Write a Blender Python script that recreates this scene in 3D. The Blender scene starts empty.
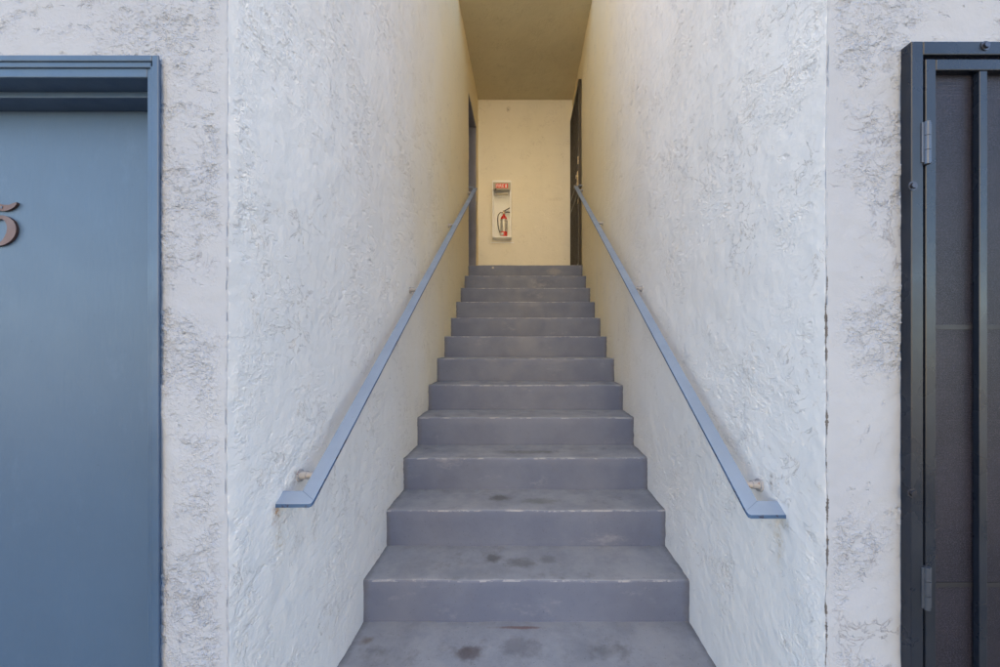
import bpy, bmesh, math, random
from mathutils import Vector, noise, Matrix
random.seed(4)
R = math.radians
S = bpy.context.scene
COL = S.collection

# ------------------------------------------------------------------ camera, sky, sun, exposure
EYE = 1.377
cam = bpy.data.objects.new('camera', bpy.data.cameras.new('camera'))
COL.objects.link(cam); S.camera = cam
cam.location = (0, 0, EYE); cam.rotation_euler = (R(90), 0, 0)
cam.data.sensor_width = 36; cam.data.lens = 13.61
cam.data.shift_x = -0.025; cam.data.shift_y = 0.0115
cam.data.clip_start = 0.02; cam.data.clip_end = 500

SUN_EL, SUN_AZ = 42, 16            # sun stands behind the building, a little to the right
w = bpy.data.worlds.new('World'); S.world = w; w.use_nodes = True
nt = w.node_tree; bg = nt.nodes['Background']
sky = nt.nodes.new('ShaderNodeTexSky'); sky.sky_type = 'NISHITA'; sky.sun_disc = False
sky.sun_elevation = R(SUN_EL); sky.sun_rotation = R(SUN_AZ); sky.air_density = 1.0; sky.dust_density = 0.4
sky.ozone_density = 1.0
nt.links.new(sky.outputs[0], bg.inputs[0]); bg.inputs[1].default_value = 0.12
sl = bpy.data.lights.new('sun', 'SUN'); sl.energy = 5.0; sl.angle = R(0.5); sl.color = (1.0, 0.90, 0.74)
so = bpy.data.objects.new('sun', sl); COL.objects.link(so)
d = Vector((math.sin(R(SUN_AZ)) * math.cos(R(SUN_EL)), math.cos(R(SUN_AZ)) * math.cos(R(SUN_EL)), math.sin(R(SUN_EL))))
so.rotation_euler = d.to_track_quat('Z', 'Y').to_euler()
S.view_settings.view_transform = 'Standard'; S.view_settings.look = 'None'
S.view_settings.exposure = 2.33; S.view_settings.gamma = 1; S.view_settings.use_curve_mapping = False
S.render.engine = 'CYCLES'
S.cycles.max_bounces = 12; S.cycles.diffuse_bounces = 8; S.cycles.transparent_max_bounces = 12

# ------------------------------------------------------------------ dimensions
XL, XR = -0.70, 0.71               # stairwell side walls
YF = 0.89                          # facade plane
N, RISE, RUN, Z0, Y1 = 12, 0.1817, 0.275, 0.18, 1.633
YTOP = Y1 + (N - 1) * RUN          # 4.658
ZL = Z0 + N * RISE                 # landing
YB = 5.63; ZC = 5.03
YCF = 3.95                        # ceiling and roof begin here; the lower flight is open to the sky

# ------------------------------------------------------------------ node helpers
class G:
    def __init__(s, name):
        s.m = bpy.data.materials.new(name); s.m.use_nodes = True
        s.t = s.m.node_tree; s.b = s.t.nodes['Principled BSDF']
        s.pos = s.t.nodes.new('ShaderNodeNewGeometry').outputs['Position']
    def n(s, ty, **kw):
        x = s.t.nodes.new(ty)
        for k, v in kw.items(): setattr(x, k, v)
        return x
    def L(s, a, b):
        if isinstance(a, (int, float)): b.default_value = a
        elif isinstance(a, (tuple, list)):
            b.default_value = tuple(a) if len(a) == len(b.default_value) else tuple(a) + (1,)
        else: s.t.links.new(a, b)
    def math(s, op, a, b=0.0, c=0.0, clamp=False):
        x = s.n('ShaderNodeMath', operation=op, use_clamp=clamp)
        s.L(a, x.inputs[0]); s.L(b, x.inputs[1]); s.L(c, x.inputs[2]); return x.outputs[0]
    def vec(s, op, a, b=(0, 0, 0)):
        x = s.n('ShaderNodeVectorMath', operation=op); s.L(a, x.inputs[0]); s.L(b, x.inputs[1])
        return x.outputs['Value'] if op in ('LENGTH', 'DOT_PRODUCT') else x.outputs[0]
    def mapp(s, v, loc=(0, 0, 0), rot=(0, 0, 0), sc=(1, 1, 1)):
        x = s.n('ShaderNodeMapping'); s.L(v, x.inputs[0])
        x.inputs[1].default_value = loc; x.inputs[2].default_value = rot; x.inputs[3].default_value = sc
        return x.outputs[0]
    def noise(s, scale, v=None, detail=3, rough=.5, dist=0.0, loc=(0, 0, 0), rot=(0, 0, 0), sc=(1, 1, 1)):
        v = v or s.pos
        if loc != (0, 0, 0) or sc != (1, 1, 1) or rot != (0, 0, 0): v = s.mapp(v, loc, rot, sc)
        x = s.n('ShaderNodeTexNoise'); s.L(v, x.inputs['Vector'])
        x.inputs['Scale'].default_value = scale; x.inputs['Detail'].default_value = detail
        x.inputs['Roughness'].default_value = rough; x.inputs['Distortion'].default_value = dist
        return x.outputs[0]
    def ss(s, v, lo, hi, a=0.0, b=1.0, smooth=True):
        x = s.n('ShaderNodeMapRange', interpolation_type='SMOOTHSTEP' if smooth else 'LINEAR')
        s.L(v, x.inputs[0]); x.inputs[1].default_value = lo; x.inputs[2].default_value = hi
        x.inputs[3].default_value = a; x.inputs[4].default_value = b; return x.outputs[0]
    def mix(s, f, a, b, mode='MIX'):
        x = s.n('ShaderNodeMix', data_type='RGBA', blend_type=mode)
        s.L(f, x.inputs[0]); s.L(a, x.inputs[6]); s.L(b, x.inputs[7]); return x.outputs[2]
    def spot(s, c, r, nz=None, hard=.5):
        """soft irregular blob mask round a real place on the surface"""
        v = s.mapp(s.pos, tuple(-c[i] / r[i] for i in range(3)), (0, 0, 0), tuple(1 / q for q in r))
        l = s.vec('LENGTH', v)
        if nz is not None: l = s.math('ADD', l, s.math('MULTIPLY_ADD', nz, 1.6, -.8))
        return s.ss(l, 1.0 - hard, 1.0, 1.0, 0.0)
    def out(s, col=None, rough=None, height=None, dist=1.0, strength=1.0, metal=0.0, spec=None):
        if col is not None: s.L(col, s.b.inputs['Base Color'])
        if rough is not None: s.L(rough, s.b.inputs['Roughness'])
        s.b.inputs['Metallic'].default_value = metal
        if spec is not None: s.b.inputs['Specular IOR Level'].default_value = spec
        if height is not None:
            x = s.n('ShaderNodeBump'); x.inputs['Strength'].default_value = strength
            x.inputs['Distance'].default_value = dist; s.L(height, x.inputs['Height'])
            s.t.links.new(x.outputs[0], s.b.inputs['Normal'])
        return s.m

def stucco(name, base, warm, spots=(), crack=None, upper=None, fac=1.0, seed=0, tilt=.5, disp=True, corner=None, cover=1.0):
    """skip-trowelled stucco: rough dashed coat whose tops were pressed flat, real relief plus grain"""
    g = G(name)
    o = (seed * 3.1, seed * 1.7, seed * 2.3)
    zone = g.noise(3.1, detail=3, rough=.6, loc=o)                 # how hard the trowel pressed
    raw = g.noise(27, detail=5, rough=.60, dist=.2, rot=(tilt, .15, 0), sc=(1, .62, 1.1), loc=o)
    thr = g.ss(zone, .36, .64, .33, .33 + .17 * cover, smooth=False)
    depth = g.math('MAXIMUM', g.math('SUBTRACT', thr, raw), 0.0)   # >0 in the unpressed hollows
    lip = g.ss(depth, 0.0, .012)                                   # crisp edge of each pressed pancake
    dd_ = g.math('MULTIPLY', g.ss(depth, -.012, .10), .10)   # hollows bottom out smooth
    drag = g.noise(70, detail=2, dist=.3, rot=(tilt, .2, 0), sc=(1, .22, 1.5), loc=o)
    fine = g.noise(210, detail=4, rough=.65); mid = g.noise(9, detail=3, loc=o)
    n3 = g.noise(13, detail=5, rough=.6, dist=.9, loc=(o[0], 3, 3))
    tear = g.math('MULTIPLY', g.ss(g.math('ABSOLUTE', g.math('SUBTRACT', n3, .5)), 0.0, .010, 1, 0), g.ss(g.noise(6, loc=(o[0], 5, 1)), .53, .60))
    h = g.math('MULTIPLY', dd_, -.030 * fac * (1 if cover > 1 else .72))
    grit = g.math('MULTIPLY', g.ss(g.noise(105, detail=3, rough=.55, dist=.2), .42, .70), g.ss(g.math('ADD', depth, g.math('SUBTRACT', thr, .46)), -.10, .05))
    h = g.math('MULTIPLY_ADD', grit, .0026 * fac * (cover - .1 if corner and cover > 1 else .52), h)
    h = g.math('MULTIPLY_ADD', lip, -.00035 * fac, h)
    h = g.math('MULTIPLY_ADD', tear, -.0012 * fac, h)
    h = g.math('MULTIPLY_ADD', g.math('MULTIPLY', drag, g.ss(zone, .4, .6)), .0016 * fac, h)
    h = g.math('MULTIPLY_ADD', mid, .007 * fac, h)
    h = g.math('MULTIPLY_ADD', g.noise(75, detail=4, rough=.6), .0012 * fac, h)
    h = g.math('MULTIPLY_ADD', fine, .00035 * fac, h)
    h = g.math('MULTIPLY_ADD', g.math('MULTIPLY', fine, lip), .0004 * fac, h)
    c = g.mix(g.ss(g.noise(1.6, detail=4, loc=o), .35, .65), base, warm)
    c = g.mix(g.ss(g.noise(11, detail=5, rough=.7), .3, .75, 0, .05), c, (.45, .44, .42))
    if upper:                                   # warm glow painted into the wall colour, stronger towards the landing
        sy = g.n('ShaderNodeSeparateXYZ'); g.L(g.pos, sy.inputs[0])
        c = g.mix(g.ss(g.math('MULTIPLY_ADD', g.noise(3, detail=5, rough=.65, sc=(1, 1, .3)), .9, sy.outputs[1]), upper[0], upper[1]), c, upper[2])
    # vertical weather streaks
    c = g.mix(g.ss(g.noise(9, detail=4, sc=(1, 1, .07)), .5, .75, 0, .10), c, tuple(q * .80 for q in base))
    dirt = g.math('MULTIPLY', g.ss(depth, .05, .15), g.ss(g.noise(5, detail=3, loc=(2, o[0], 1)), .42, .62, .0, .02))
    dirt = g.math('MAXIMUM', dirt, g.math('MULTIPLY', tear, .38))
    c = g.mix(dirt, c, (.22, .18, .165))
    nz = g.noise(22, detail=4, rough=.65); sp = g.ss(g.noise(95, detail=3, rough=.6), .46, .60, .25, 1)
    for ce, r_, colr, st in spots:
        mk = g.math('MULTIPLY', g.math('MULTIPLY', g.spot(ce, r_, nz, .9), st), sp)
        c = g.mix(mk, c, colr)
    if crack:                                   # open joint running down the outer corner
        cx, cy, ztop, wd = crack
        at = g.n('ShaderNodeAttribute'); at.attribute_name = 'rest'
        sx = g.n('ShaderNodeSeparateXYZ'); g.L(at.outputs['Vector'], sx.inputs[0])
        wig = g.math('MULTIPLY_ADD', g.noise(18, detail=4, rough=.6, sc=(.1, .1, 1), loc=(4, 0, 0)), .008, -.004)
        u = g.math('ADD', g.math('SUBTRACT', sx.outputs[0], cx), g.math('MULTIPLY', g.math('SUBTRACT', sx.outputs[1], cy), -1))
        dd = g.math('ABSOLUTE', g.math('ADD', u, wig))
        wv = g.ss(g.noise(16, detail=6, rough=.8, sc=(.1, .1, 1)), .42, .72, wd * .10, wd)
        fade = g.ss(g.math('ADD', sx.outputs[2], g.math('MULTIPLY', g.noise(6), .2)), ztop - .05, ztop + .25, 1, .0)
        mk = g.math('MULTIPLY', g.ss(g.math('SUBTRACT', dd, g.math('MULTIPLY', wv, fade)), -.0015, .0005, 1, 0), g.ss(fade, .02, .2))
        c = g.mix(g.math('MULTIPLY', mk, .85), c, (.075, .06, .05))
        h = g.math('MULTIPLY_ADD', mk, -.003, h)
    if disp and corner:                         # relief dies out at the arris, which is rounded in the mesh itself
        at2 = g.n('ShaderNodeAttribute'); at2.attribute_name = 'rest'
        s2 = g.n('ShaderNodeSeparateXYZ'); g.L(at2.outputs['Vector'], s2.inputs[0])
        du = g.math('MAXIMUM', g.math('ABSOLUTE', g.math('SUBTRACT', s2.outputs[0], corner)), g.math('ABSOLUTE', g.math('SUBTRACT', s2.outputs[1], YF)))
        h = g.math('MULTIPLY', g.math('SUBTRACT', h, .0034), g.ss(du, .0, .035))
    if disp:
        m = g.out(c, .92, spec=.06)
        dn = g.n('ShaderNodeDisplacement'); g.L(h, dn.inputs['Height']); dn.inputs['Midlevel'].default_value = 0; dn.inputs['Scale'].default_value = 1
        g.t.links.new(dn.outputs[0], g.t.nodes['Material Output'].inputs['Displacement']); m.displacement_method = 'BOTH'
        return m
    return g.out(c, .88, h, 1.0, .9, spec=.06)

def paint(name, col, rough=.4, bump=.0004, scale=60, var=.12, metal=0.0, wear=None, spec=None, stroke=None, rv=1.0, marks=None):
    g = G(name)
    c = g.mix(g.ss(g.noise(5, detail=4, rough=.6), .3, .7, 0, 1), col, tuple(q * (1 - var) for q in col))
    if wear:
        k = g.ss(g.noise(wear[1], detail=5, rough=.7), wear[2], wear[2] + .03)
        c = g.mix(k, c, wear[0])
    r_ = g.ss(g.noise(12, detail=3), .3, .7, rough - .07 * rv, rough + .08 * rv)
    h = g.noise(scale, detail=4, sc=stroke or (1, 1, 1))
    if marks:                                    # rubbed scuffs, specks and a dirtier lower part
        k = g.math('MULTIPLY', g.ss(g.noise(7, detail=8, rough=.78, sc=(1, 1, .5), loc=(3, 3, 1)), .56, .72), marks)
        c = g.mix(k, c, tuple(min(1, q * 1.5 + .02) for q in col))
        k = g.math('MULTIPLY', g.ss(g.noise(120, detail=3, rough=.5), .70, .74), marks * 1.5)
        c = g.mix(k, c, tuple(q * .4 for q in col))
    return g.out(c, r_, h, bump, .8, metal=metal, spec=spec)

CREAM, WARM = (.745, .715, .70), (.775, .75, .74)
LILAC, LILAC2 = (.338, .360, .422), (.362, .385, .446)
OCHRE_GLOW = (.82, .70, .45)
rust = (.40, .20, .07); soot = (.10, .08, .07)
M = {}
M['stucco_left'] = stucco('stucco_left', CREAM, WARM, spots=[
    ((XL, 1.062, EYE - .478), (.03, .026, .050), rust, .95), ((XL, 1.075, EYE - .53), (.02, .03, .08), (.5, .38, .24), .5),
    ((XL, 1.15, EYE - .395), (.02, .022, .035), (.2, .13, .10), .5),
    ((XL, 1.17, EYE - .60), (.02, .05, .06), (.2, .15, .13), .32), ((XL, 1.26, EYE - .56), (.02, .03, .12), (.2, .15, .13), .32)], upper=(2.0, 4.4, OCHRE_GLOW), seed=1, tilt=.6, corner=XL)
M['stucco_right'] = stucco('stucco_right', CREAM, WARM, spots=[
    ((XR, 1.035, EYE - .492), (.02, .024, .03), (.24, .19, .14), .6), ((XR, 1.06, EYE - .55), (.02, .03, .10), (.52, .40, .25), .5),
    ((XR, 1.09, EYE - .40), (.02, .012, .04), (.13, .09, .07), .8)], crack=(XR, YF, EYE + .15, .0075), upper=(2.4, 4.6, OCHRE_GLOW), seed=2, tilt=-.6, corner=XR)
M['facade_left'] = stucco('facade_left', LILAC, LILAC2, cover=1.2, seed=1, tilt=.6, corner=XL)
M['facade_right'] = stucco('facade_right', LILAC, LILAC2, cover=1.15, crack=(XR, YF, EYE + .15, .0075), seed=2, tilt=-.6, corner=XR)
M['stucco_back'] = stucco('stucco_back', (.84, .79, .67), (.86, .81, .70), spots=[
    ((-.25, YB, 4.89), (.05, .1, .05), (.16, .12, .06), .7), ((.45, YB, 3.55), (.16, .1, .04), (.45, .40, .32), .35)], fac=.5, seed=3)
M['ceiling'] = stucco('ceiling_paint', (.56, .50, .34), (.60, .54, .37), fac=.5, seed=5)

def stair_mat():
    g = G('step_paint')
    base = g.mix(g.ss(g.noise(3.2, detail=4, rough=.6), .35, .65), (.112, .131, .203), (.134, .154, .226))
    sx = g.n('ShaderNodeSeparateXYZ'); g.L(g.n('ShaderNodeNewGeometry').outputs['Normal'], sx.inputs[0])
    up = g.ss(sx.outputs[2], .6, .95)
    base = g.mix(up, base, g.mix(g.ss(g.noise(7, detail=5, rough=.65), .35, .7), (.29, .305, .345), (.22, .235, .275)))  # treads paler than risers: skylight from above put into the colour
    grime = g.math('MULTIPLY', g.ss(g.noise(5.5, detail=6, rough=.7, loc=(3, 1, 0)), .54, .72), g.math('MULTIPLY_ADD', up, .34, .10))
    c = g.mix(grime, base, (.085, .08, .08))
    # lighter scuffs
    c = g.mix(g.math('MULTIPLY', g.ss(g.noise(3, detail=6, rough=.75, sc=(1, 1, 2), loc=(9, 4, 1)), .57, .75), .35), c, (.36, .36, .40))
    nz = g.noise(26, detail=8, rough=.72)
    z = lambda n: Z0 + n * RISE
    for ce, r_, colr, st in [
        ((-.155, 1.80, z(1)), (.055, .055, .02), (.07, .065, .06), .7), ((-.02, 1.765, z(1)), (.11, .05, .02), (.09, .085, .08), .55),
        ((.11, 1.79, z(1)), (.06, .04, .02), (.1, .095, .09), .4),
        ((-.14, 2.06, z(2)), (.085, .05, .02), (.07, .065, .055), .65), ((.09, 2.02, z(2)), (.15, .05, .02), (.09, .10, .07), .45),
        ((.0, 2.30, z(3)), (.26, .05, .02), (.09, .09, .075), .5),
        ((-.03, 1.60, z(0)), (.13, .012, .03), (.16, .085, .075), .75), ((-.22, 1.47, z(0)), (.07, .05, .02), (.07, .05, .05), .75),
        ((-.02, 1.50, z(0)), (.11, .07, .02), (.09, .085, .10), .5), ((.30, 1.48, z(0)), (.08, .05, .02), (.1, .1, .11), .4),
        ((-.64, 1.53, z(0)), (.04, .03, .02), (.13, .09, .06), .6),
        ((-.395, YTOP, ZL - .03), (.02, .02, .02), (.5, .48, .44), .8), ((.36, YTOP, ZL - .08), (.12, .02, .06), (.24, .24, .27), .6)]:
        c = g.mix(g.math('MULTIPLY', g.spot(ce, r_, nz, .75), st * .95), c, colr)
    # contact darkening painted in with joint grime where the steps meet the stucco
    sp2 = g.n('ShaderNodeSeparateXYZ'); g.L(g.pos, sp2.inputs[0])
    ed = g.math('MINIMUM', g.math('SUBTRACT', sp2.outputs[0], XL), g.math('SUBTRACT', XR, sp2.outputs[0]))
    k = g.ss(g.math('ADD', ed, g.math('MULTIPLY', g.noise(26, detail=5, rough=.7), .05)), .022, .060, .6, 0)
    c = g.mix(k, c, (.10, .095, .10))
    k = g.math('MULTIPLY', g.ss(g.noise(170, detail=2), .69, .73), .6); c = g.mix(k, c, (.05, .048, .05))
    # paint worn pale along nosings (kept by the edge itself: where the surface bends)
    bev = g.math('MULTIPLY', g.ss(sx.outputs[2], .12, .35), g.ss(sx.outputs[2], .80, .93, 1, 0))
    c = g.mix(g.math('MULTIPLY', bev, g.ss(g.noise(28, detail=5, rough=.7, sc=(.5, 1, 1)), .50, .58, .04, .65)), c, (.38, .38, .41))
    h = g.math('ADD', g.math('MULTIPLY', g.noise(130, detail=4, rough=.6), .0006), g.math('MULTIPLY', g.noise(14, detail=3), .0028))
    return g.out(c, g.ss(g.noise(9, detail=4), .3, .7, .42, .66), h, 1.0, .8, spec=.35)
M['step'] = stair_mat()
M['caulk'] = paint('caulk', (.40, .40, .42), .7, .001, 40, .3)
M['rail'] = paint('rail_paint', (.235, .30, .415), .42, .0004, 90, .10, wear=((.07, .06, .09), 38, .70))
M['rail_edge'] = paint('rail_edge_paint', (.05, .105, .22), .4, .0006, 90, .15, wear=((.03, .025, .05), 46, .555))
M['bracket'] = paint('peeling_bracket_paint', (.40, .385, .39), .7, .001, 60, .15, wear=((.20, .10, .08), 45, .60))
M['door'] = paint('door_paint', (.055, .098, .176), .44, .0009, 110, .05, stroke=(1, 1, .22), rv=.25, marks=.22)
M['door_frame'] = paint('door_frame_paint', (.055, .098, .175), .38, .0008, 90, .14, stroke=(.4, .4, .4))
M['number'] = paint('number_metal', (.16, .095, .085), .45, .0006, 120, .35, metal=.65)
M['steel'] = paint('painted_steel', (.018, .023, .036), .30, .0005, 45, .22, metal=.15, wear=((.055, .065, .08), 90, .70))
M['inner_bar'] = paint('dark_bar', (.012, .012, .018), .5)
M['hinge'] = paint('hinge_metal', (.085, .10, .135), .34, .0005, 80, .2, metal=.5)
M['bolt'] = paint('bolt_metal', (.10, .10, .12), .28, .0004, 200, .3, metal=.8)
M['gap'] = paint('rubber_strip', (.012, .014, .06), .5)
M['bronze'] = paint('bronze_steel', (.040, .030, .020), .35, .0005, 45, .3, metal=.3)
M['brass'] = paint('worn_brass', (.55, .45, .30), .3, .0004, 60, .3, metal=.85)
M['jamb'] = paint('landing_jamb_paint', (.20, .195, .235), .45, .0008, 60, .2)
M['white'] = paint('cabinet_white', (.92, .92, .91), .35, .0002, 60, .03)
M['label_grey'] = paint('label_grey', (.42, .37, .29), .45, .0001, 60, .05)
M['red'] = paint('red_paint', (.75, .03, .02), .25, .0001, 60, .05)
M['red_label'] = paint('red_label', (.80, .05, .03), .4, .0001, 60, .05)
M['letter'] = paint('letter_white', (.85, .82, .78), .4, .0001, 60, .03)
M['silver'] = paint('silver_label', (.62, .60, .56), .3, .0002, 60, .1, metal=.3)
M['rubber'] = paint('black_rubber', (.03, .028, .025), .5)
M['concrete'] = paint('concrete', (.18, .16, .13), .85, .004, 30, .2)
M['opposite'] = paint('bounce_block_stucco', (.87, .68, .40), .9, .003, 20, .08)  # warm tone of the added block, colours the light it bounces
M['roof'] = paint('roof_felt', (.28, .26, .24), .9, .003, 20, .2)
M['dark_glass'] = paint('window_glass', (.03, .04, .05), .08)
M['inner_door'] = paint('inner_door_paint', (.13, .13, .21), .5, .0006, 40, .2)

def screen_mat():
    g = G('perforated_screen')
    sx = g.n('ShaderNodeSeparateXYZ'); g.L(g.pos, sx.inputs[0])
    k = 2 * math.pi / .0048
    a = g.math('SINE', g.math('MULTIPLY', g.math('ADD', sx.outputs[0], sx.outputs[2]), k * .72))
    b = g.math('SINE', g.math('MULTIPLY', g.math('SUBTRACT', sx.outputs[0], sx.outputs[2]), k * .72))
    hole = g.ss(g.math('MULTIPLY', a, b), .0, .3)
    big = g.ss(g.noise(5, detail=4, rough=.6), .35, .7)
    c = g.mix(big, (.012, .012, .021), (.024, .022, .035))
    c = g.mix(g.ss(g.noise(430, detail=2), .48, .66, 0, .7), c, (.075, .07, .105))
    g.out(c, .45, g.math('MULTIPLY', hole, -.0006), 1.0, .7, metal=.2)
    tr = g.n('ShaderNodeBsdfTransparent'); mx = g.n('ShaderNodeMixShader')
    g.L(g.math('MULTIPLY', hole, .9), mx.inputs[0]); g.t.links.new(g.b.outputs[0], mx.inputs[1]); g.t.links.new(tr.outputs[0], mx.inputs[2])
    g.t.links.new(mx.outputs[0], g.t.nodes['Material Output'].inputs[0])
    return g.m
M['screen'] = screen_mat()
def pane_mat():
    g = G('clear_cover'); tr = g.n('ShaderNodeBsdfTransparent'); gl = g.n('ShaderNodeBsdfGlossy'); gl.inputs['Roughness'].default_value = .08
    tr.inputs[0].default_value = (.96, .96, .95, 1)
    fr = g.n('ShaderNodeFresnel'); mx = g.n('ShaderNodeMixShader'); fr.inputs[0].default_value = 1.12; g.L(fr.outputs[0], mx.inputs[0])
    g.t.links.new(tr.outputs[0], mx.inputs[1]); g.t.links.new(gl.outputs[0], mx.inputs[2])
    g.t.links.new(mx.outputs[0], g.t.nodes['Material Output'].inputs[0]); return g.m
M['pane'] = pane_mat()

# ------------------------------------------------------------------ object helpers
def tag(o, label=None, cat=None, group=None, kind=None):
    for k, v in (('label', label), ('category', cat), ('group', group), ('kind', kind)):
        if v: o[k] = v
    return o
def empty(name, loc, label, cat, group=None):
    o = bpy.data.objects.new(name, None); COL.objects.link(o); o.location = loc
    o.empty_display_size = .1
    return tag(o, label, cat, group)
def obj(name, bm, mat, parent=None, smooth=None, bevel=0, mats=None):
    """bmesh given in world coordinates -> one mesh object"""
    bmesh.ops.recalc_face_normals(bm, faces=bm.faces)
    me = bpy.data.meshes.new(name); bm.to_mesh(me); bm.free()
    for m_ in (mats or [mat]): me.materials.append(m_)
    o = bpy.data.objects.new(name, me); COL.objects.link(o)
    if parent:
        o.parent = parent
        mw = Matrix.Identity(4) if parent.parent else Matrix.Translation(parent.location)   # only things carry a location
        o.matrix_parent_inverse = mw.inverted()
    if smooth is not None:
        for p_ in me.polygons: p_.use_smooth = True
        me.set_sharp_from_angle(angle=R(smooth))
    if bevel:
        b = o.modifiers.new('bevel', 'BEVEL'); b.width = bevel; b.segments = 2; b.limit_method = 'ANGLE'; b.angle_limit = R(50)
        b.harden_normals = False
    return o
def box(bm, x0, x1, y0, y1, z0, z1):
    vs = [bm.verts.new((x, y, z)) for x in (x0, x1) for y in (y0, y1) for z in (z0, z1)]
    for f in ((0, 1, 3, 2), (4, 6, 7, 5), (0, 4, 5, 1), (2, 3, 7, 6), (0, 2, 6, 4), (1, 5, 7, 3)):
        bm.faces.new([vs[i] for i in f])
    return vs
def B(*boxes):
    bm = bmesh.new()
    for b in boxes: box(bm, *b)
    return bm
def cyl(bm, a, b, r, seg=14, r2=None, cap=True):
    a, b = Vector(a), Vector(b); d = (b - a); q = d.to_track_quat('Z', 'Y'); r2 = r if r2 is None else r2
    A = [bm.verts.new(a + q @ Vector((math.cos(t) * r, math.sin(t) * r, 0))) for t in [2 * math.pi * i / seg for i in range(seg)]]
    Bv = [bm.verts.new(b + q @ Vector((math.cos(t) * r2, math.sin(t) * r2, 0))) for t in [2 * math.pi * i / seg for i in range(seg)]]
    for i in range(seg): bm.faces.new((A[i], A[(i + 1) % seg], Bv[(i + 1) % seg], Bv[i]))
    if cap: bm.faces.new(A[::-1]); bm.faces.new(Bv)
def tube(bm, pts, r, seg=8):
    rings = []
    pts = [Vector(p) for p in pts]
    for i, p in enumerate(pts):
        d = (pts[min(i + 1, len(pts) - 1)] - pts[max(i - 1, 0)]).normalized(); q = d.to_track_quat('Z', 'Y')
        rings.append([bm.verts.new(p + q @ Vector((math.cos(t) * r, math.sin(t) * r, 0))) for t in [2 * math.pi * k / seg for k in range(seg)]])
    for a, b in zip(rings, rings[1:]):
        for k in range(seg):
            j = min(range(seg), key=lambda j_: (b[j_].co - a[0].co).length)
            bm.faces.new((a[k], a[(k + 1) % seg], b[(k + 1 + j) % seg], b[(k + j) % seg]))
    bm.faces.new(rings[0][::-1]); bm.faces.new(rings[-1])
def lathe(bm, c, prof, seg=24):
    rings = [[bm.verts.new((c[0] + r * math.cos(t), c[1] + r * math.sin(t), c[2] + z)) for t in [2 * math.pi * k / seg for k in range(seg)]] for r, z in prof]
    for a, b in zip(rings, rings[1:]):
        for k in range(seg): bm.faces.new((a[k], a[(k + 1) % seg], b[(k + 1) % seg], b[k]))
    bm.faces.new(rings[0][::-1]); bm.faces.new(rings[-1])

def wob(p):
    """hand-trowelled unevenness, a function of place only so neighbouring pieces agree"""
    v = noise.noise_vector(p * 2.3) * .0045 + noise.noise_vector(p * 11) * .0016 + noise.noise_vector(p * 37) * .0012
    return v
def coords(a, b, res):
    k0, k1 = math.ceil(a / res - 1e-6), math.floor(b / res + 1e-6)
    c = [a] + [k * res for k in range(k0, k1 + 1)] + [b]
    out = [c[0]]
    for q in c[1:]:
        if q - out[-1] > res * .25: out.append(q)
        elif q == b: out[-1] = b
    return out
def slab(bm, x0, x1, y0, y1, z0, z1, res=.02, fine=None):
    """box with finely divided, slightly uneven faces"""
    rl = bm.verts.layers.float_vector.get('rest') or bm.verts.layers.float_vector.new('rest')
    X, Y, Z = coords(x0, x1, res), coords(y0, y1, res), coords(z0, z1, res)
    if fine:                                     # finer relief where it can be seen from close by
        Y = [y for y in Y if y >= fine[0]]; Z = [z for z in Z if not fine[2] < z < fine[3]]
        Y = sorted(set(coords(y0, min(fine[0], y1), fine[1]) + (coords(fine[0], y1, res) if y1 > fine[0] else [])))
        Z = sorted(set(coords(z0, fine[2], res) + coords(fine[2], fine[3], fine[1]) + coords(fine[3], z1, res)))
        if fine[0] > y1 + 5: X = coords(x0, x1, fine[1]); Y = coords(y0, y1, .0075)
    cache = {}
    def V(i, j, k):
        key = (i, j, k)
        if key not in cache:
            p = Vector((X[i], Y[j], Z[k])); q = p + wob(p)
            # soft outer arris where facade turns into the stairwell
            if abs(p.y - YF) < 1e-4 and (abs(p.x - XL) < 1e-4 or abs(p.x - XR) < 1e-4):
                s_ = -1 if p.x < 0 else 1; e = .0018 + .0028 * noise.noise(p * 40) + .0012 * noise.noise(p * 150)
                q += Vector((s_ * e, e, 0))
            cache[key] = bm.verts.new(q); cache[key][rl] = p
        return cache[key]
    nx, ny, nz = len(X) - 1, len(Y) - 1, len(Z) - 1
    for i in range(nx):
        for k in range(nz):
            bm.faces.new((V(i, 0, k), V(i + 1, 0, k), V(i + 1, 0, k + 1), V(i, 0, k + 1)))
            bm.faces.new((V(i, ny, k), V(i, ny, k + 1), V(i + 1, ny, k + 1), V(i + 1, ny, k)))
        for j in range(ny):
            bm.faces.new((V(i, j, 0), V(i, j + 1, 0), V(i + 1, j + 1, 0), V(i + 1, j, 0)))
            bm.faces.new((V(i, j, nz), V(i + 1, j, nz), V(i + 1, j + 1, nz), V(i, j + 1, nz)))
    for j in range(ny):
        for k in range(nz):
            bm.faces.new((V(0, j, k), V(0, j, k + 1), V(0, j + 1, k + 1), V(0, j + 1, k)))
            bm.faces.new((V(nx, j, k), V(nx, j + 1, k), V(nx, j + 1, k + 1), V(nx, j, k + 1)))

# ------------------------------------------------------------------ ground
tag(obj('ground', B((-60, 60, -60, 60, -.3, 0)), M['concrete']), 'bare concrete ground in front of the stairwell', 'ground', kind='structure')

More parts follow.
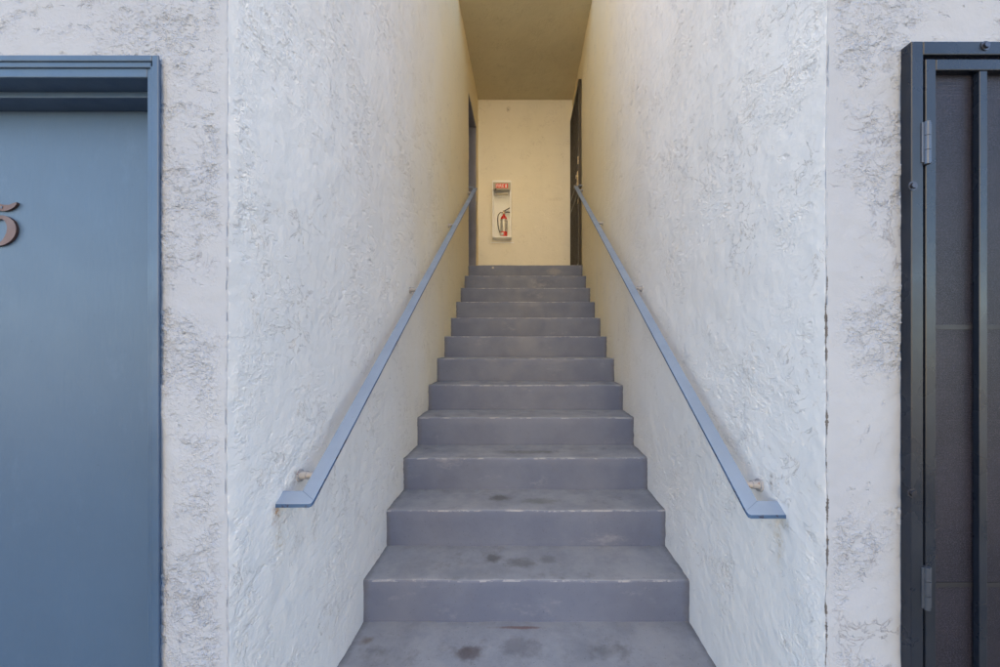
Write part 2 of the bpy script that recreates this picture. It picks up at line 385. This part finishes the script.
# ------------------------------------------------------------------ walls
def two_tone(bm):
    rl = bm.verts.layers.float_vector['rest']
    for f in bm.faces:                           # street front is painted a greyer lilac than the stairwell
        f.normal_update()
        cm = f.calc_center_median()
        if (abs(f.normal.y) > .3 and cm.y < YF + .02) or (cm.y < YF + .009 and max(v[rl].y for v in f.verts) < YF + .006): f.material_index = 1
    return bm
DZ = 2.048                       # underside of wall over the blue door
bm = bmesh.new()
slab(bm, -.866, XL, YF, 1.10, 0, ZC, .03, (9, .0035, .5, 2.35))
slab(bm, -1.80, -.866, YF, 1.10, EYE + .672, ZC, .03, (9, .005, EYE + .672, 2.35))
box(bm, -3.6, -1.80, YF, 1.10, 0, ZC)
OY0, OY1, OZ = YTOP + .03, 5.45, ZL + 2.17
slab(bm, -.92, XL, 1.10, OY0, 0, ZC, .03, (2.2, .006, .3, 3.3))
slab(bm, -.92, XL, OY0, OY1, OZ, ZC, .025)
slab(bm, -.92, XL, OY1, YB + .1, ZL - .3, ZC, .025)
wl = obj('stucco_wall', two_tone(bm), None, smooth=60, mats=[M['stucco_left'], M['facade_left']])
tag(wl, 'white rough stucco wall left of the stairs, wrapping round beside the blue door', 'wall')
bm = bmesh.new()
slab(bm, XR, .900, YF, 1.10, 0, ZC, .03, (9, .0035, .5, 2.35))
slab(bm, .900, 1.85, YF, 1.10, EYE + .67, ZC, .03, (9, .005, EYE + .67, 2.35))
box(bm, 1.85, 3.6, YF, 1.10, 0, ZC)
slab(bm, XR, .93, 1.10, YB + .1, 0, ZC, .03, (2.2, .006, .3, 3.3))
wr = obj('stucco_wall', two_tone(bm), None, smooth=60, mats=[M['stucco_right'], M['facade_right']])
tag(wr, 'white stucco wall right of the stairs with a dark crack down its corner', 'wall')
bm = bmesh.new(); slab(bm, XL - .01, XR + .01, YB, YB + .2, ZL - .3, ZC, .04)
tag(obj('back_wall', bm, M['stucco_back'], smooth=60), 'cream stucco wall at the top of the stairs behind the fire extinguisher', 'wall')
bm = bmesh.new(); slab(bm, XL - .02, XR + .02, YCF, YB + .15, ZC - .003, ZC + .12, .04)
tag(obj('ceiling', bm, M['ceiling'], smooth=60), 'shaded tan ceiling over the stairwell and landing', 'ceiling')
tag(obj('roof', B((-6, 6, YCF, 9, ZC + .13, ZC + .42), (-6, XL - .01, .84, YCF, ZC + .13, ZC + .42), (XR + .01, 6, .84, YCF, ZC + .13, ZC + .42)), M['roof']), 'flat felt roof covering the building above the stairwell', 'roof')

# ------------------------------------------------------------------ stairs
st = empty('staircase', (0, 1.36, 0), 'grey blue painted concrete stairs climbing between two stucco walls', 'stairs')
def step_mesh(y0, y1, z, zb):
    """solid step with a slightly uneven, rounded nosing"""
    bm = bmesh.new(); x0, x1, nx = XL - .006, XR + .006, 48
    prof = [(y0, zb), (y0 + .001, z - .055), (y0, z - .009), (y0 + .0016, z - .0035), (y0 + .0055, z - .0008), (y0 + .011, z), (y0 + .07, z - .001), (y0 + .15, z), (y1, z + .001), (y1, zb)]
    rows = []
    for i in range(nx + 1):
        x = x0 + (x1 - x0) * i / nx; r = []
        for k, (y, zz) in enumerate(prof):
            e = noise.noise_vector(Vector((x * 5, y * 3, zz * 3))) * .0030 + noise.noise_vector(Vector((x * 23, y * 9, zz * 9))) * .0012
            if k in (0, 9): e = Vector((0, 0, 0))
            r.append(bm.verts.new((x, y + e.y, zz + e.z)))
        rows.append(r)
    for a, b in zip(rows, rows[1:]):
        for k in range(len(prof)):
            j = (k + 1) % len(prof); bm.faces.new((a[k], b[k], b[j], a[j]))
    bm.faces.new(rows[0]); bm.faces.new(rows[-1][::-1])
    return bm
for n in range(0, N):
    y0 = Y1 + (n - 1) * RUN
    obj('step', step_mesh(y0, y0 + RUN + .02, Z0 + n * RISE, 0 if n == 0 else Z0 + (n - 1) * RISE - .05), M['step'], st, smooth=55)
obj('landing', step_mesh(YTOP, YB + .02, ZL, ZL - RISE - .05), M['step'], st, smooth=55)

# ------------------------------------------------------------------ handrails
def rail(sgn, XW, yA, hA, yT, hT, xi, lab, brs):
    """flat steel bar: level return from the wall, then up the stairs; sgn -1 left, +1 right"""
    t = .011; W_ = .047; FD = .036                  # bar thickness, width, depth of the foot
    xo = sgn * (abs(xi) + W_)                        # xi: edge towards the stairs, xo: edge towards the wall
    root = empty('handrail', (XW, yA, EYE + hA), lab, 'handrail')
    ya = yA
    bm = bmesh.new()
    s = (hT - hA) / (yT - ya)
    def zz(x, y): return EYE + hA + s * (y - ya)     # foot and bar lie in one sloping plane
    flat = [(XW + sgn * .012, ya), (xi + sgn * .008, ya), (xi + sgn * .002, ya + .003), (xi, ya + .010), (xo, ya + FD), (XW + sgn * .012, ya + FD)]
    def poly(pts):
        T = [bm.verts.new((x, y, zz(x, y))) for x, y in pts]; U = [bm.verts.new((x, y, zz(x, y) - t)) for x, y in pts]
        f = bm.faces.new(T); bm.faces.new(U[::-1])
        for i in range(len(pts)):
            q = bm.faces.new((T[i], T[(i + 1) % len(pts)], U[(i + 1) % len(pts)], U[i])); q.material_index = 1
    poly(flat)
    m_ = 26; ptsI = [ya + .010 + (yT - ya - .010) * i / m_ for i in range(m_ + 1)]; ptsO = [ya + FD + (yT - ya - FD) * i / m_ for i in range(m_ + 1)]
    TI = []; 
    for a, b in zip(ptsI, ptsO):
        wv = .0015 * noise.noise(Vector((a * 2, sgn, 0)))
        TI.append([bm.verts.new(c) for c in ((xi + wv, a, zz(xi, a)), (xo + wv, b, zz(xo, b)), (xo + wv, b, zz(xo, b) - t), (xi + wv, a, zz(xi, a) - t))])
    for a, b in zip(TI, TI[1:]):
        for k in range(4):
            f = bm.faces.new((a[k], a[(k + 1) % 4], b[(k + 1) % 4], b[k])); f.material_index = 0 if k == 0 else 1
    bm.faces.new(TI[-1])
    poly2 = [(xo, yT - .05), (XW + sgn * .01, yT - .05), (XW + sgn * .01, yT - .002), (xo, yT - .002)]
    T = [bm.verts.new((x, y, EYE + hT - .004)) for x, y in poly2]; U = [bm.verts.new((x, y, EYE + hT - .012)) for x, y in poly2]
    bm.faces.new(T); bm.faces.new(U[::-1])
    for i in range(4): bm.faces.new((T[i], T[(i + 1) % 4], U[(i + 1) % 4], U[i]))
    obj('rail', bm, None, root, bevel=.0012, mats=[M['rail'], M['rail_edge']])
    for y in brs:
        bm = bmesh.new(); z = zz(xo, y) - .022; xm = (xi + xo) / 2
        cyl(bm, (XW + sgn * .01, y + .012, z - .004), (XW - sgn * .030, y + .006, z - .001), .0120, 14)
        cyl(bm, (XW - sgn * .028, y + .006, z - .001), (xm, y, z), .0095, 12)
        cyl(bm, (XW + sgn * .01, y + .013, z - .006), (XW - sgn * .006, y + .013, z - .004), .019, 16)
        obj('bracket', bm, M['bracket'], root, smooth=40)
rail(-1, XL, 1.058, -.445, 4.72, 1.96, -.597, 'blue steel handrail on the left wall of the stairs', (1.16, 2.28, 3.43, 4.6))
rail(+1, XR, 1.030, -.463, 4.70, 1.977, .608, 'blue steel handrail on the right wall of the stairs', (1.13, 2.28, 3.43, 4.6))

# ------------------------------------------------------------------ blue entry door with the number
dr = empty('entry_door', (-1.31, .97, 0), 'slate blue painted door with a metal number in a moulded frame', 'door')
ZT = EYE + .672                                            # top of frame
bm = B((-1.743, -.872, .992, 1.034, .02, EYE + .63))
obj('door_leaf', bm, M['door'], dr, bevel=.002)
bm = bmesh.new()
# stepped casing seen edge-on, with deep rebate and stop
for x0, x1 in ((-.8835, -.8555), (-1.774, -1.746)):
    o_ = x1 if x0 > -1 else x0
    box(bm, x0, x1, .884, 1.08, 0, ZT - .002)
box(bm, -.8725, -.851, .8795, .8845, 0, ZT - .0115)       # outer bead
box(bm, -.8645, -.849, .8755, .880, 0, ZT)
box(bm, -1.746, -.8835, .884, 1.08, EYE + .626, ZT - .002)
box(bm, -1.776, -.8645, .8795, .8845, EYE + .646, ZT - .0115 + .0)
box(bm, -1.780, -.8645, .8755, .880, EYE + .658, ZT)
box(bm, -1.735, -.8845, .935, .991, EYE + .612, EYE + .627)  # head stop
box(bm, -.8965, -.8830, .940, .991, 0, EYE + .613)           # side stop
obj('door_frame', bm, M['door_frame'], dr, bevel=.0025)
P5 = [(-85, 130), (0, 135), (60, 146), (105, 148), (145, 132), (178, 122), (180, 140), (160, 165), (130, 185), (95, 200), (60, 206), (0, 200), (-58, 196), (-70, 266), (-30, 252), (20, 246), (60, 248), (95, 260),
      (125, 278), (150, 300), (168, 332), (177, 370), (173, 408), (158, 446), (135, 478), (105, 503), (75, 520), (40, 532), (0, 540), (-45, 536), (-90, 520), (-118, 492), (-124, 462), (-104, 446), (-82, 456), (-60, 486), (-35, 502), (0, 511),
      (25, 500), (50, 476), (70, 440), (84, 405), (89, 370), (86, 338), (74, 310), (58, 292), (40, 282), (0, 284), (-45, 296), (-92, 318)]
bm = bmesh.new()
pw = [((px / 9.53 - 525) / 381.8, EYE + (345 - (py / 9.53 + 190)) / 381.8) for px, py in P5]
f = bm.faces.new([bm.verts.new((x, .9855, z)) for x, z in pw])
ext = bmesh.ops.extrude_face_region(bm, geom=[f])
for v in [e for e in ext['geom'] if isinstance(e, bmesh.types.BMVert)]: v.co.y = .9915
bmesh.ops.triangulate(bm, faces=[q for q in bm.faces if len(q.verts) > 4])
num = obj('door_number', bm, M['number'], dr)
bm = bmesh.new(); sx_, sz_ = (40 / 9.53 - 525) / 381.8, EYE + (345 - (172 / 9.53 + 190)) / 381.8
cyl(bm, (sx_, .9845, sz_), (sx_, .9855, sz_), .0032, 10); obj('screw', bm, M['bolt'], num)
bm = bmesh.new(); lathe(bm, (0, 0, 0), [(.012, 0), (.012, .03), (.026, .045), (.028, .06), (.018, .072)], 20)
for v in bm.verts: v.co = Vector((-1.685 + v.co.x, .992 - v.co.z, 1.0 + v.co.y))
obj('door_knob', bm, M['brass'], dr, smooth=40)

# ------------------------------------------------------------------ steel security door by the right edge
sd = empty('security_door', (1.35, .87, 0), 'dark steel security screen door with vertical bars and exposed hinges at the right', 'security door')
FY, LY = .864, .868
ft, fl = EYE + .6945, .883
bm = bmesh.new()
box(bm, fl, .9105, FY, .8895, 0, ft); box(bm, 1.800, 1.8275, FY, .8895, 0, ft)
box(bm, .9105, 1.800, FY + .0002, .8895, EYE + .664, ft)
obj('frame', bm, M['steel'], sd, bevel=.002)
bm = B((.9085, .920, .879, .892, 0, EYE + .66), (.920, 1.79, .879, .892, EYE + .6585, EYE + .666))
obj('weather_strip', bm, M['gap'], sd)
lt, lb = EYE + .6575, .04
bm = bmesh.new()
box(bm, .9195, .9440, LY, .893, lb, lt); box(bm, 1.768, 1.794, LY, .893, lb, lt)
box(bm, .9440, 1.768, LY + .0003, .893, EYE + .6315, lt); box(bm, .9440, 1.768, LY + .0003, .893, lb, lb + .05)
obj('leaf_frame', bm, M['steel'], sd, bevel=.002)
for i in range(6):
    x = 1.046 + .121 * i
    obj('bar', B((x, x + .0185, LY + .002, .8835, lb + .05, EYE + .6315)), M['steel'], sd, bevel=.0015)
obj('crossbar', B((.944, 1.768, .8837, .8852, EYE + .036, EYE + .047)), M['inner_bar'], sd)
obj('crossbar', B((.944, 1.768, .8837, .8852, EYE - .566, EYE - .555)), M['inner_bar'], sd)
obj('screen', B((.9440, 1.768, .8855, .8870, lb + .05, EYE + .6315)), M['screen'], sd)
def hinge(zc):
    bm = bmesh.new(); x = .9150
    segs = 3; h = .098
    for k in range(segs):
        a, b = zc - h / 2 + h * k / segs + .0006, zc - h / 2 + h * (k + 1) / segs - .0006
        cyl(bm, (x + .002, LY - .0045, a), (x + .002, LY - .0045, b), .0068, 16)
    hb = obj('hinge', bm, M['hinge'], sd, smooth=40)
    obj('leaf_plate', B((x - .010, x + .013, LY - .0062, LY + .0006, zc - h / 2 + .004, zc + h / 2 - .002)), M['hinge'], hb, bevel=.001)
hinge(EYE + .461); hinge(EYE - .555)
def bolt(x, z):
    bm = bmesh.new(); y = FY
    cyl(bm, (x, y - .0015, z), (x, y + .001, z), .0105, 16)
    cyl(bm, (x, y - .0055, z), (x, y - .001, z), .0066, 6, .0074)
    obj('bolt', bm, M['bolt'], sd, smooth=30)
for x, z in (((912.5 - 525) * FY / 378, 186), ((912 - 525) * FY / 378, 493), ((985 - 525) * FY / 378, 46)):
    bolt(x, EYE + (345 - z) * FY / 378)
obj('inner_door', B((.93, 1.79, 1.02, 1.06, 0, EYE + .665)), M['inner_door'], sd)
bm = B((1.735, 1.785, LY - .006, LY - .0005, .93, 1.10)); cyl(bm, (1.760, LY - .05, 1.0), (1.760, LY - .006, 1.0), .010); cyl(bm, (1.755, LY - .05, 1.0), (1.66, LY - .05, 1.0), .009)
obj('lever_handle', bm, M['brass'], sd, smooth=40)

# ------------------------------------------------------------------ door on the left of the landing
ld = empty('landing_door', (-.80, 5.05, ZL), 'grey painted door recessed in the left wall of the upper landing', 'door')
bm = B((-.90, XL - .004, OY1 - .025, OY1 - .001, ZL, OZ - .002), (-.90, XL - .004, OY0 + .001, OY0 + .025, ZL, OZ - .002),
       (-.90, XL - .004, OY0 + .025, OY1 - .025, OZ - .028, OZ - .002))
obj('door_frame', bm, M['jamb'], ld, bevel=.002)
obj('door_leaf', B((-.88, -.84, OY0 + .026, OY1 - .026, ZL + .006, OZ - .03)), M['door'], ld)
bm = bmesh.new(); cyl(bm, (-.84, 4.78, ZL + 1), (-.80, 4.78, ZL + 1), .012); cyl(bm, (-.81, 4.78, ZL + 1), (-.785, 4.78, ZL + 1), .025)
obj('door_knob', bm, M['brass'], ld, smooth=40)

# ------------------------------------------------------------------ security door on the right of the landing
rd = empty('security_door', (.69, 5.1, ZL), 'black barred security door on the right side of the upper landing', 'security door')
y0, y1, zt = YTOP + .065, YB - .02, ZL + 2.34
x0 = XR - .040
bm = B((x0, XR - .004, y0, y0 + .045, ZL + .003, zt), (x0, XR - .004, y1 - .045, y1, ZL + .003, zt), (x0 + .0004, XR - .004, y0 + .045, y1 - .045, zt - .05, zt))
obj('frame', bm, M['bronze'], rd, bevel=.003)
for i in range(8):
    y = y0 + .045 + (y1 - y0 - .09) * (i + .5) / 8
    obj('bar', B((x0 + .004, x0 + .018, y - .007, y + .007, ZL + .03, zt - .05)), M['bronze'], rd)
for z in (.03, .95, 1.12):
    obj('crossbar', B((x0 + .0045, x0 + .0175, y0 + .045, y1 - .045, ZL + z, ZL + z + .03)), M['bronze'], rd)
obj('screen', B((XR - .017, XR - .012, y0 + .045, y1 - .045, ZL + .01, zt - .05)), M['rubber'], rd)
bm = B((x0 - .006, x0 + .006, y0 + .06, y0 + .13, ZL + .98, ZL + 1.22))
cyl(bm, (x0 - .03, y0 + .095, ZL + 1.03), (x0 - .004, y0 + .095, ZL + 1.03), .012); cyl(bm, (x0 - .045, y0 + .095, ZL + 1.03), (x0 - .028, y0 + .095, ZL + 1.03), .024, 16, .018)
cyl(bm, (x0 - .022, y0 + .095, ZL + 1.16), (x0 - .004, y0 + .095, ZL + 1.16), .024)
obj('lock', bm, M['brass'], rd, smooth=40)
bm = bmesh.new(); cyl(bm, (x0 - .004, y0 + .012, ZL + 1.28), (x0 - .004, y0 + .012, ZL + 1.38), .008); obj('hinge', bm, M['brass'], rd, smooth=40)
bm = bmesh.new(); cyl(bm, (x0 - .004, y0 + .012, ZL + .78), (x0 - .004, y0 + .012, ZL + .84), .008); obj('hinge', bm, M['brass'], rd, smooth=40)

# ------------------------------------------------------------------ extinguisher cabinet on the back wall
cx0, cx1, cz0, cz1, cy = -.472, -.204, 2.943, 3.768, 5.50
cb = empty('extinguisher_cabinet', ((cx0 + cx1) / 2, YB, cz0), 'white wall cabinet with a clear front and red fire label', 'cabinet')
t = .008
bm = B((cx0, cx0 + t, cy, YB - .001, cz0, cz1), (cx1 - t, cx1, cy, YB - .001, cz0, cz1), (cx0 + t, cx1 - t, cy, YB - .001, cz0, cz0 + t), (cx0 + t, cx1 - t, cy, YB - .001, cz1 - t, cz1),
       (cx0 + t, cx1 - t, YB - .012, YB - .001, cz0 + t, cz1 - t))
obj('case', bm, M['white'], cb)
obj('wall_flange', B((cx0 - .035, cx1 + .04, YB - .006, YB + .004, cz0 - .05, cz0 - .035)), M['white'], cb)
bm = B((cx0 - .002, cx0 + .016, cy - .006, cy - .0005, cz0 - .002, cz1 + .002), (cx1 - .016, cx1 + .002, cy - .006, cy - .0005, cz0 - .002, cz1 + .002),
       (cx0 + .016, cx1 - .016, cy - .006, cy - .0005, cz0 - .002, cz0 + .016), (cx0 + .016, cx1 - .016, cy - .006, cy - .0005, cz1 - .03, cz1 + .002))
dfm = obj('cover_frame', bm, M['white'], cb)
obj('pane', B((cx0 + .016, cx1 - .016, cy - .004, cy - .002, cz0 + .016, cz1 - .03)), M['pane'], dfm)
def wx(p): return (p - 525) / 68.8
def wz(p): return EYE + (345 - p) / 68.8
lb_ = obj('label', B((wx(493.2), wx(510.6), cy - .0085, cy - .0062, wz(189.9), wz(182.3))), M['label_grey'], cb)
rp = obj('red_plate', B((wx(495.8), wx(508.0), cy - .0105, cy - .0087, wz(188.2), wz(183.8))), M['red_label'], lb_)
def text(s, x, z, size, y, mat, parent, name):
    c = bpy.data.curves.new(name, 'FONT'); c.body = s; c.size = size; c.extrude = .0006; c.align_x = 'CENTER'; c.align_y = 'CENTER'
    tmp = bpy.data.objects.new('tmp', c); COL.objects.link(tmp)
    me = bpy.data.meshes.new_from_object(tmp.evaluated_get(bpy.context.evaluated_depsgraph_get()))
    bpy.data.objects.remove(tmp)
    bm = bmesh.new(); bm.from_mesh(me)
    mt = Matrix.Translation((x, y, z)) @ Matrix.Rotation(R(90), 4, 'X')
    bmesh.ops.transform(bm, matrix=mt, verts=bm.verts)
    return obj(name, bm, mat, parent)
text('FIRE', wx(500.2), wz(186.1), .062, cy - .0115, M['letter'], lb_, 'lettering')
bm = B((wx(505.4), wx(506.7), cy - .0122, cy - .0106, wz(187.6), wz(184.9)), (wx(505.7), wx(506.3), cy - .0122, cy - .0106, wz(184.8), wz(184.2)))
obj('pictogram', bm, M['letter'], lb_)
bm = B((wx(496), wx(507.5), cy - .016, cy - .0062, wz(195.2), wz(193.2))); obj('pull_handle', bm, M['label_grey'], cb, bevel=.003)
bm = bmesh.new(); cyl(bm, (wx(495.8), cy - .022, wz(189.6)), (wx(495.8), cy - .0088, wz(189.6)), .012, 12); obj('latch', bm, M['rubber'], cb)
# extinguisher standing inside
ex, ey, ez = wx(503.6), YB - .072, cz0 + .0085
fe = empty('fire_extinguisher', (ex, ey, ez), 'small red fire extinguisher with pale label standing inside the wall cabinet', 'fire extinguisher')
r_ = .050
bm = bmesh.new(); lathe(bm, (ex, ey, ez), [(.040, 0), (r_ - .002, .008), (r_, .02), (r_, .27), (r_ - .006, .295), (.030, .318), (.016, .328), (.015, .345)]); obj('cylinder', bm, M['red'], fe, smooth=40)
bm = bmesh.new(); lathe(bm, (ex, ey, ez), [(r_ + .0012, .085), (r_ + .0014, .09), (r_ + .0014, .262), (r_ + .0012, .266)]); obj('instruction_label', bm, M['silver'], fe, smooth=40)
bm = bmesh.new(); cyl(bm, (ex, ey, ez + .344), (ex, ey, ez + .385), .017, 14); cyl(bm, (ex + .002, ey, ez + .364), (ex, ey - .035, ez + .364), .013, 14); obj('valve', bm, M['brass'], fe, smooth=40)
bm = bmesh.new(); box(bm, ex - .012, ex + .015, ey - .010, ey + .010, ez + .384, ez + .398)
cyl(bm, (ex, ey, ez + .392), (ex + .085, ey - .002, ez + .440), .008, 8); cyl(bm, (ex + .0, ey, ez + .385), (ex + .088, ey - .002, ez + .375), .008, 8)
obj('lever', bm, M['bolt'], fe, smooth=40)
bm = bmesh.new(); tube(bm, [(ex - .012, ey, ez + .372), (ex - .05, ey - .005, ez + .372), (ex - .082, ey - .008, ez + .335), (ex - .092, ey - .01, ez + .27), (ex - .086, ey - .01, ez + .19), (ex - .072, ey - .012, ez + .12), (ex - .058, ey - .016, ez + .075)], .0065, 8)
obj('hose', bm, M['rubber'], fe, smooth=50)
bm = bmesh.new(); bm2 = lathe(bm, (ex - .022, ey - .046, ez + .045), [(.001, -.022), (.022, -.02), (.022, .018), (.001, .02)], 14); obj('inspection_tag', bm, M['letter'], fe, smooth=40)

# ------------------------------------------------------------------ added unseen block behind the viewer, bouncing warm sunlight onto the landing
OYF = -11.0
nb = empty('bounce_block', (0, OYF - 3, 0), 'unseen cream block added behind the viewer to bounce warm light onto the landing', 'building')
obj('wall', B((-3.6, 3.6, OYF - 6, OYF, 0, 17.0)), M['opposite'], nb)
obj('roof', B((-3.8, 3.8, OYF - 6.2, OYF + .15, 17.0, 17.2)), M['roof'], nb)
for zc in (1.5, 4.3, 7.1, 9.9, 12.7, 15.4):
    for xc in (-2.3, 2.3):
        wf = obj('window', B((xc - .75, xc + .75, OYF - .01, OYF + .04, zc - .6, zc + .6)), M['letter'], nb)
        obj('pane', B((xc - .68, xc + .68, OYF + .035, OYF + .045, zc - .53, zc + .53)), M['dark_glass'], wf)
